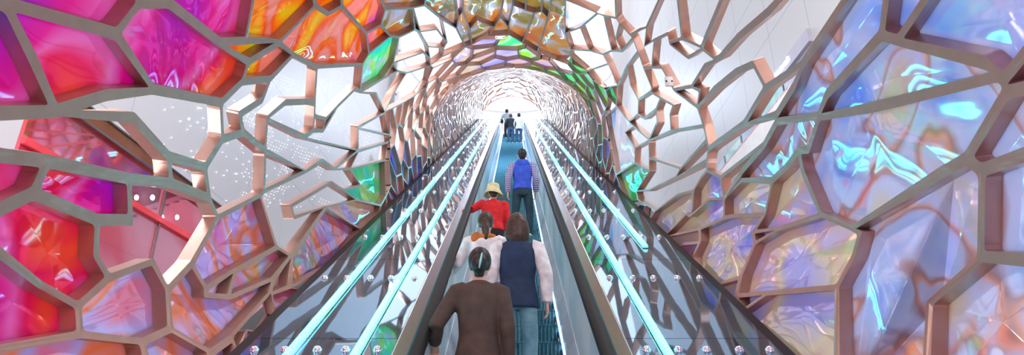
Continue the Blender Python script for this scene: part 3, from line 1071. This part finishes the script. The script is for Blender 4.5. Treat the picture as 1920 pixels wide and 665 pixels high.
    for sg in (-1, 1):
        mb = MB(); mb.ell(hc+Vector((sg*.031*k, .083*k, .008*k)), (.012*k, .009*k, .009*k), 10, 8)
        mb.build('eye', M['eye'], root, True)
    # ---- clothing
    mb = MB(); rings = torso(mb, .018, top_len-.001, 1.45, flare)
    lowest = [z for z in (.70, .80, .90, .98) if z >= top_len-.001]
    if top_len < .7:
        zz = [.30+i*.1 for i in range(4)]; zz = [z for z in zz if z >= top_len-.001]
        rr = [((0, 0, z*k), (.20*bw*flare+(.7-z)*.08)*k, (.15*flare+(.7-z)*.07)*k, (1, 0, 0), (0, 1, 0)) for z in zz]+[((0, 0, .70*k), (.195*bw*flare)*k, .148*flare*k, (1, 0, 0), (0, 1, 0))]
        mb.tube(rr, 24)
    if sleeve is None:
        for sg in (-1, 1): arm(mb, sg, .017*sleeve_r, .96)
    else:
        for sg in (-1, 1):
            ms = MB(); arm(ms, sg, .018*sleeve_r, .96); remesh(ms.build('sleeve', sleeve, root), vox, 3)
    mb.limb([J(0, -.012, 1.40)+(.078*k,), J(0, -.010, 1.455)+(.066*k,)], 16)       # collar
    remesh(mb.build('jacket', top, root), vox, 4)
    mb = MB()
    mb.tube([((0, 0, z*k), ra*k*bw, rb*k, (1, 0, 0), (0, 1, 0)) for z, ra, rb in ((.80, .165, .12), (.88, .172, .128), (.96, .16, .118), (1.0, .15, .11))], 20)
    for sg in (-1, 1):
        H, K, An = legs[sg]
        mb.limb([(H[0], H[1], H[2], .092*k), (*lerp(H, K, .5), .082*k), (*K, .066*k), (*lerp(K, An, .5), .062*k), (An[0], An[1], An[2]+.0*k, .056*k)], 14)
    remesh(mb.build('trousers', pants, root), vox, 3)
    for sg in (-1, 1):
        An = legs[sg][2]; ms = MB()
        ms.limb([(An[0], An[1]-.07*k, .045*k, .036*k, .044*k), (An[0], An[1]+.0*k, .045*k, .044*k, .046*k), (An[0], An[1]+.09*k, .038*k, .046*k, .036*k), (An[0]+sg*.012*k, An[1]+.19*k, .030*k, .030*k, .028*k)], 14)
        ms.box((An[0], An[1]+.055*k, .009*k), (.088*k, .27*k, .018*k))
        remesh(ms.build('shoe', shoe, root), .009, 1)
    # ---- hair
    mh = MB()
    c = hc+Vector((0, -.012*k, .016*k))
    if hair_style == 'short':
        mh.ell(c+Vector((0, 0, .01*k)), (.084*k, .100*k, .108*k), 18, 12)
        mh.ell(hc+Vector((0, -.05*k, -.03*k)), (.068*k, .05*k, .07*k), 14, 10)
    elif hair_style == 'bob':
        mh.ell(c+Vector((0, 0, .012*k)), (.100*k, .112*k, .118*k), 20, 12)
        mh.tube([(hc+Vector((0, -.03*k, .05*k)), .10*k, .095*k, (1, 0, 0), (0, 1, 0)), (hc+Vector((0, -.035*k, -.03*k)), .116*k, .098*k, (1, 0, 0), (0, 1, 0)),
                 (hc+Vector((0, -.04*k, -.11*k)), .118*k, .088*k, (1, 0, 0), (0, 1, 0)), (hc+Vector((0, -.045*k, -.165*k)), .092*k, .062*k, (1, 0, 0), (0, 1, 0))], 20)
    elif hair_style == 'tail':
        mh.ell(c+Vector((0, 0, .012*k)), (.092*k, .106*k, .114*k), 20, 12)
        mh.limb([(hc.x, hc.y-.075*k, hc.z-.02*k, .05*k), (hc.x, hc.y-.10*k, hc.z-.08*k, .046*k), (hc.x+.01*k, hc.y-.105*k, hc.z-.17*k, .036*k), (hc.x+.01*k, hc.y-.10*k, hc.z-.25*k, .015*k)], 12)
    elif hair_style == 'updo':
        mh.ell(c+Vector((0, 0, .012*k)), (.090*k, .104*k, .112*k), 20, 12)
        mh.ell(hc+Vector((0, -.085*k, -.005*k)), (.062*k, .05*k, .075*k), 16, 10)
        mh.limb([(hc.x, hc.y-.06*k, hc.z-.06*k, .045*k), (hc.x, hc.y-.05*k, hc.z-.10*k, .035*k)], 10)
    # keep the face free
    o = mh.build('hair', hair, root); remesh(o, max(vox*.8, .007), 2)
    cut = o.data
    bm = bmesh.new(); bm.from_mesh(cut)
    for v in bm.verts:
        lim = hc.y+.045*k
        if v.co.y > lim and v.co.z < hc.z+.055*k: v.co.y = lim-.01*k
    bm.to_mesh(cut); bm.free()
    if extras: extras(root, k, hc, J, A)
    return root
M['eye'] = simple('dark eye', (.03, .02, .02), .1, 0, 30, .1)
black_hair = simple('black hair', (.012, .010, .010), .45, 0, 40, .4, .001)
brown_hair = simple('dark brown hair', (.05, .025, .015), .45, 0, 40, .4, .001)
c_blue = cloth('royal blue fleece', (.035, .09, .62)); c_plaid = plaid('violet and white plaid', (.10, .08, .30), (.75, .70, .80))
c_teal = cloth('dark teal trousers', (.012, .045, .07)); c_white = cloth('white cotton', (.80, .80, .82)); c_red = cloth('bright red cotton', (.80, .02, .03))
c_cream = cloth('cream felt', (.80, .70, .42)); c_navy = cloth('navy quilted cloth', (.012, .035, .09)); c_brown = cloth('dark brown wool', (.075, .052, .038))
c_jean = cloth('pale teal denim', (.16, .36, .44)); c_dark = cloth('black cloth', (.015, .017, .025)); c_jean2 = cloth('dark blue denim', (.03, .09, .18))
c_grey = cloth('pale grey sweatshirt', (.55, .52, .56)); c_orange = cloth('burnt orange cloth', (.55, .17, .03)); c_shoe = cloth('white shoe leather', (.85, .85, .85), .4)
c_bshoe = cloth('black shoe leather', (.02, .02, .02), .35)
# nearest: brown coat
def ex_coat(root, k, hc, J, A):
    mb = MB(); mb.limb([(hc.x+.004*k, hc.y-.135*k, hc.z-.055*k, .006*k, .012*k), (hc.x+.012*k, hc.y-.142*k, hc.z+.0*k, .009*k, .014*k), (hc.x+.022*k, hc.y-.128*k, hc.z+.06*k, .006*k, .012*k)], 10)
    o = mb.build('hair_clip', simple('pale teal hair clip', (.35, .75, .72), .15, 0, 10, .1), root, True); o['label'] = 'pale teal hair clip'
person('person in long brown coat with black hair in a teal clip, nearest on steps', -.24, 3.72, 1.66, build=.88, top=c_brown, pants=c_dark, shoe=c_bshoe,
       hair=black_hair, hair_style='updo', top_len=.45, flare=1.12, extras=ex_coat, sleeve_r=1.1, vox=.010,
       arms={-1: ((-.30, -.06, 1.13), (-.33, .14, 1.02)), 1: ((.215, -.03, 1.10), (.22, .05, .86))})
# navy vest, white sleeves
person('person with dark bob in navy vest over white sleeves and pale jeans', .05, 4.98, 1.66, build=1.02, top=c_navy, sleeve=c_white, pants=c_jean, shoe=c_bshoe,
       hair=brown_hair, hair_style='bob', top_len=.80, flare=1.05, sleeve_r=1.5, vox=.011, arms={1: ((.265, -.04, 1.12), (.275, .02, .86))})
# ponytail, white top, orange collar
def ex_scarf(root, k, hc, J, A):
    mb = MB()
    P = [(.10*math.cos(t), .085*math.sin(t)-.01) for t in [2*math.pi*i/16 for i in range(17)]]
    mb.limb([(*[c for c in J(x_, y_, 1.415)], .033*k) for x_, y_ in P], 10)
    mb.ell(J(-.10, -.06, 1.40), (.06*k, .05*k, .07*k))
    remesh(mb.build('scarf', c_orange, root), .01, 2)
person('person with brown ponytail, orange scarf and white top holding the left handrail', -.27, 5.55, 1.56, top=c_white, pants=c_jean2, shoe=c_shoe,
       hair=brown_hair, hair_style='tail', extras=ex_scarf, vox=.011, arms={-1: ((-.30, .08, 1.14), (-.385, .30, 1.10))})
# child in red with hat
def ex_hat(root, k, hc, J, A):
    mb = MB(); rings = []
    n = 28
    prof = [(.150, -.035), (.152, -.030), (.108, .035), (.098, .045), (.094, .09), (.086, .128), (.06, .145), (.001, .148)]
    vs = []
    for r_, z in prof:
        for i in range(n):
            t = 2*math.pi*i/n; w_ = 1+.05*math.sin(3*t)*(1 if r_ > .12 else 0)
            vs.append((hc.x+r_*k*1.15*math.cos(t)*w_, hc.y-.005*k+r_*k*1.22*math.sin(t)*w_, hc.z+(z+.005+(.012*math.sin(2*t) if r_ > .12 else 0))*k*1.2))
    fs = [(j*n+i, j*n+(i+1) % n, (j+1)*n+(i+1) % n, (j+1)*n+i) for j in range(len(prof)-1) for i in range(n)]
    o = meshobj('bucket_hat', vs, fs, c_cream, root, True); s_ = o.modifiers.new('thick', 'SOLIDIFY'); s_.thickness = .006
    o['label'] = 'cream bucket hat'
person('person in red jacket and cream bucket hat reaching for the left handrail', -.27, 8.25, 1.40, top=c_red, pants=c_dark, shoe=c_shoe, hair=brown_hair,
       hair_style='short', extras=ex_hat, vox=.012, rz=R(6), arms={-1: ((-.35, .04, 1.29), (-.52, .20, 1.27)), 1: ((.25, .0, 1.12), (.24, .12, .92))}, sleeve_r=1.5, build=1.1)
# blue vest
def ex_hood(root, k, hc, J, A):
    mb = MB(); mb.ell(J(0, -.085, 1.385), (.105*k, .055*k, .075*k)); mb.limb([J(-.10, -.02, 1.42)+(.035*k,), J(-.06, -.085, 1.43)+(.045*k,), J(.06, -.085, 1.43)+(.045*k,), J(.10, -.02, 1.42)+(.035*k,)], 10)
    remesh(mb.build('hood', c_blue, root), .012, 3)
person('person in royal blue hooded vest with plaid sleeves and dark trousers', .19, 10.7, 1.73, build=.98, top=c_blue, sleeve=c_plaid, pants=c_teal, shoe=c_shoe, hair=black_hair,
       extras=ex_hood, vox=.013, stance=.12, top_len=.90, sleeve_r=1.3, arms={-1: ((-.255, -.05, 1.12), (-.26, -.02, .86)), 1: ((.25, -.03, 1.12), (.24, .08, .90))})
# the three near the top
person('person in black jacket and dark jeans, left of the pair near the top', -.06, 29.2, 1.58, top=c_dark, pants=c_jean2, shoe=c_shoe, hair=brown_hair, vox=.018, hair_style='short', stance=.09,
       arms={-1: ((-.26, .02, 1.14), (-.16, .16, 1.02))})
person('person in white shirt and jeans standing right of the pair near the top', .33, 29.2, 1.62, top=c_white, pants=c_jean2, shoe=c_shoe, hair=black_hair, vox=.018, stance=.10, top_len=.80)
def ex_bag(root, k, hc, J, A):
    mb = MB(); mb.limb([(-.30*k, .0, .90*k, .05*k, .03*k), (-.30*k, .0, 1.0*k, .08*k, .05*k), (-.29*k, 0, 1.12*k, .05*k, .03*k)], 12); mb.build('shoulder_bag', c_dark, root, True)
person('person in pale grey hoodie leaning on the left handrail, topmost of all', -.22, 32.0, 1.72, top=c_grey, pants=c_dark, shoe=c_shoe, hair=black_hair, vox=.018, leanx=-.06, extras=ex_bag,
       arms={-1: ((-.33, .10, 1.18), (-.40, .22, 1.05))})
#@@PEOPLE_END

# ------------------------------------------------------------------ light
w = bpy.data.worlds.new('World'); sc.world = w; w.use_nodes = True
bg = w.node_tree.nodes['Background']; bg.inputs[0].default_value = (.98, .96, 1, 1); bg.inputs[1].default_value = 1.0
def area_light(name, loc, tgt, size, energy, col, sy=None):
    l = bpy.data.lights.new(name, 'AREA'); l.energy = energy; l.color = col; l.size = size
    if sy: l.shape = 'RECTANGLE'; l.size_y = sy
    o = bpy.data.objects.new(name, l); COL.objects.link(o); o.location = loc
    o.rotation_euler = (Vector(tgt)-Vector(loc)).to_track_quat('-Z', 'Y').to_euler(); return o
area_light('vault_fill', W3(0, 20, .75), W3(0, 21, -2), 1.2, 130, (.55, .76, 1), 4)  # unseen area light added above the crest to brighten the far vault
for i, (lx, ly, lz) in enumerate(((-3.2, -3.5, 8.5), (0, -4.5, 9.2), (3.2, -3.5, 8.5))):
    area_light('hall_fill', (lx, ly, lz), (lx*.3, 5, 5.5), .25, 150, (1, .88, .82), 3.4)  # fill strips added behind the camera for rib fronts and pane streaks
for sx_ in (-1, 1):
    area_light('atrium_fill', (sx_*5.6, 6, 14.5), (sx_*2.4, 6.5, 6.5), 2.5, 750, (1, .97, .97), 16)  # added outside fill, lights the panes and rib sides from above
    area_light('side_fill', (sx_*6.2, 1.5, 3.0), (sx_*2.4, 3.2, 5.6), 1.5, 170, (.93, .95, 1), 6)  # added low fill, brightens the near panes from outside
area_light('vault_fill', W3(0, 28, .3), W3(0, 28, -2), 1.0, 70, (.62, .80, 1), 5)  # second added fill, cool light for the upper vault
area_light('landing_fill', W3(0, SB+4, 1.5), W3(0, 22, -1.5), 3, 800, (.70, .85, 1))  # added area light, gives the far end its pale wash
# ------------------------------------------------------------------ camera
cam = bpy.data.cameras.new('camera'); co = bpy.data.objects.new('camera', cam); COL.objects.link(co)
cam.sensor_fit = 'HORIZONTAL'; cam.sensor_width = 36; cam.lens = 36*FPX/1920
cam.clip_start = .05; cam.clip_end = 300
co.location = (0, 0, CAM_Z); co.rotation_euler = (math.pi/2+PITCH, 0, 0)
sc.camera = co
sc.view_settings.view_transform = 'Standard'; sc.view_settings.look = 'None'
sc.view_settings.exposure = 0.95; sc.view_settings.gamma = 1.0; sc.view_settings.use_curve_mapping = False
sc.cycles.use_denoising = True
sc.cycles.max_bounces = 10; sc.cycles.glossy_bounces = 6; sc.cycles.diffuse_bounces = 4
sc.cycles.sample_clamp_indirect = 6
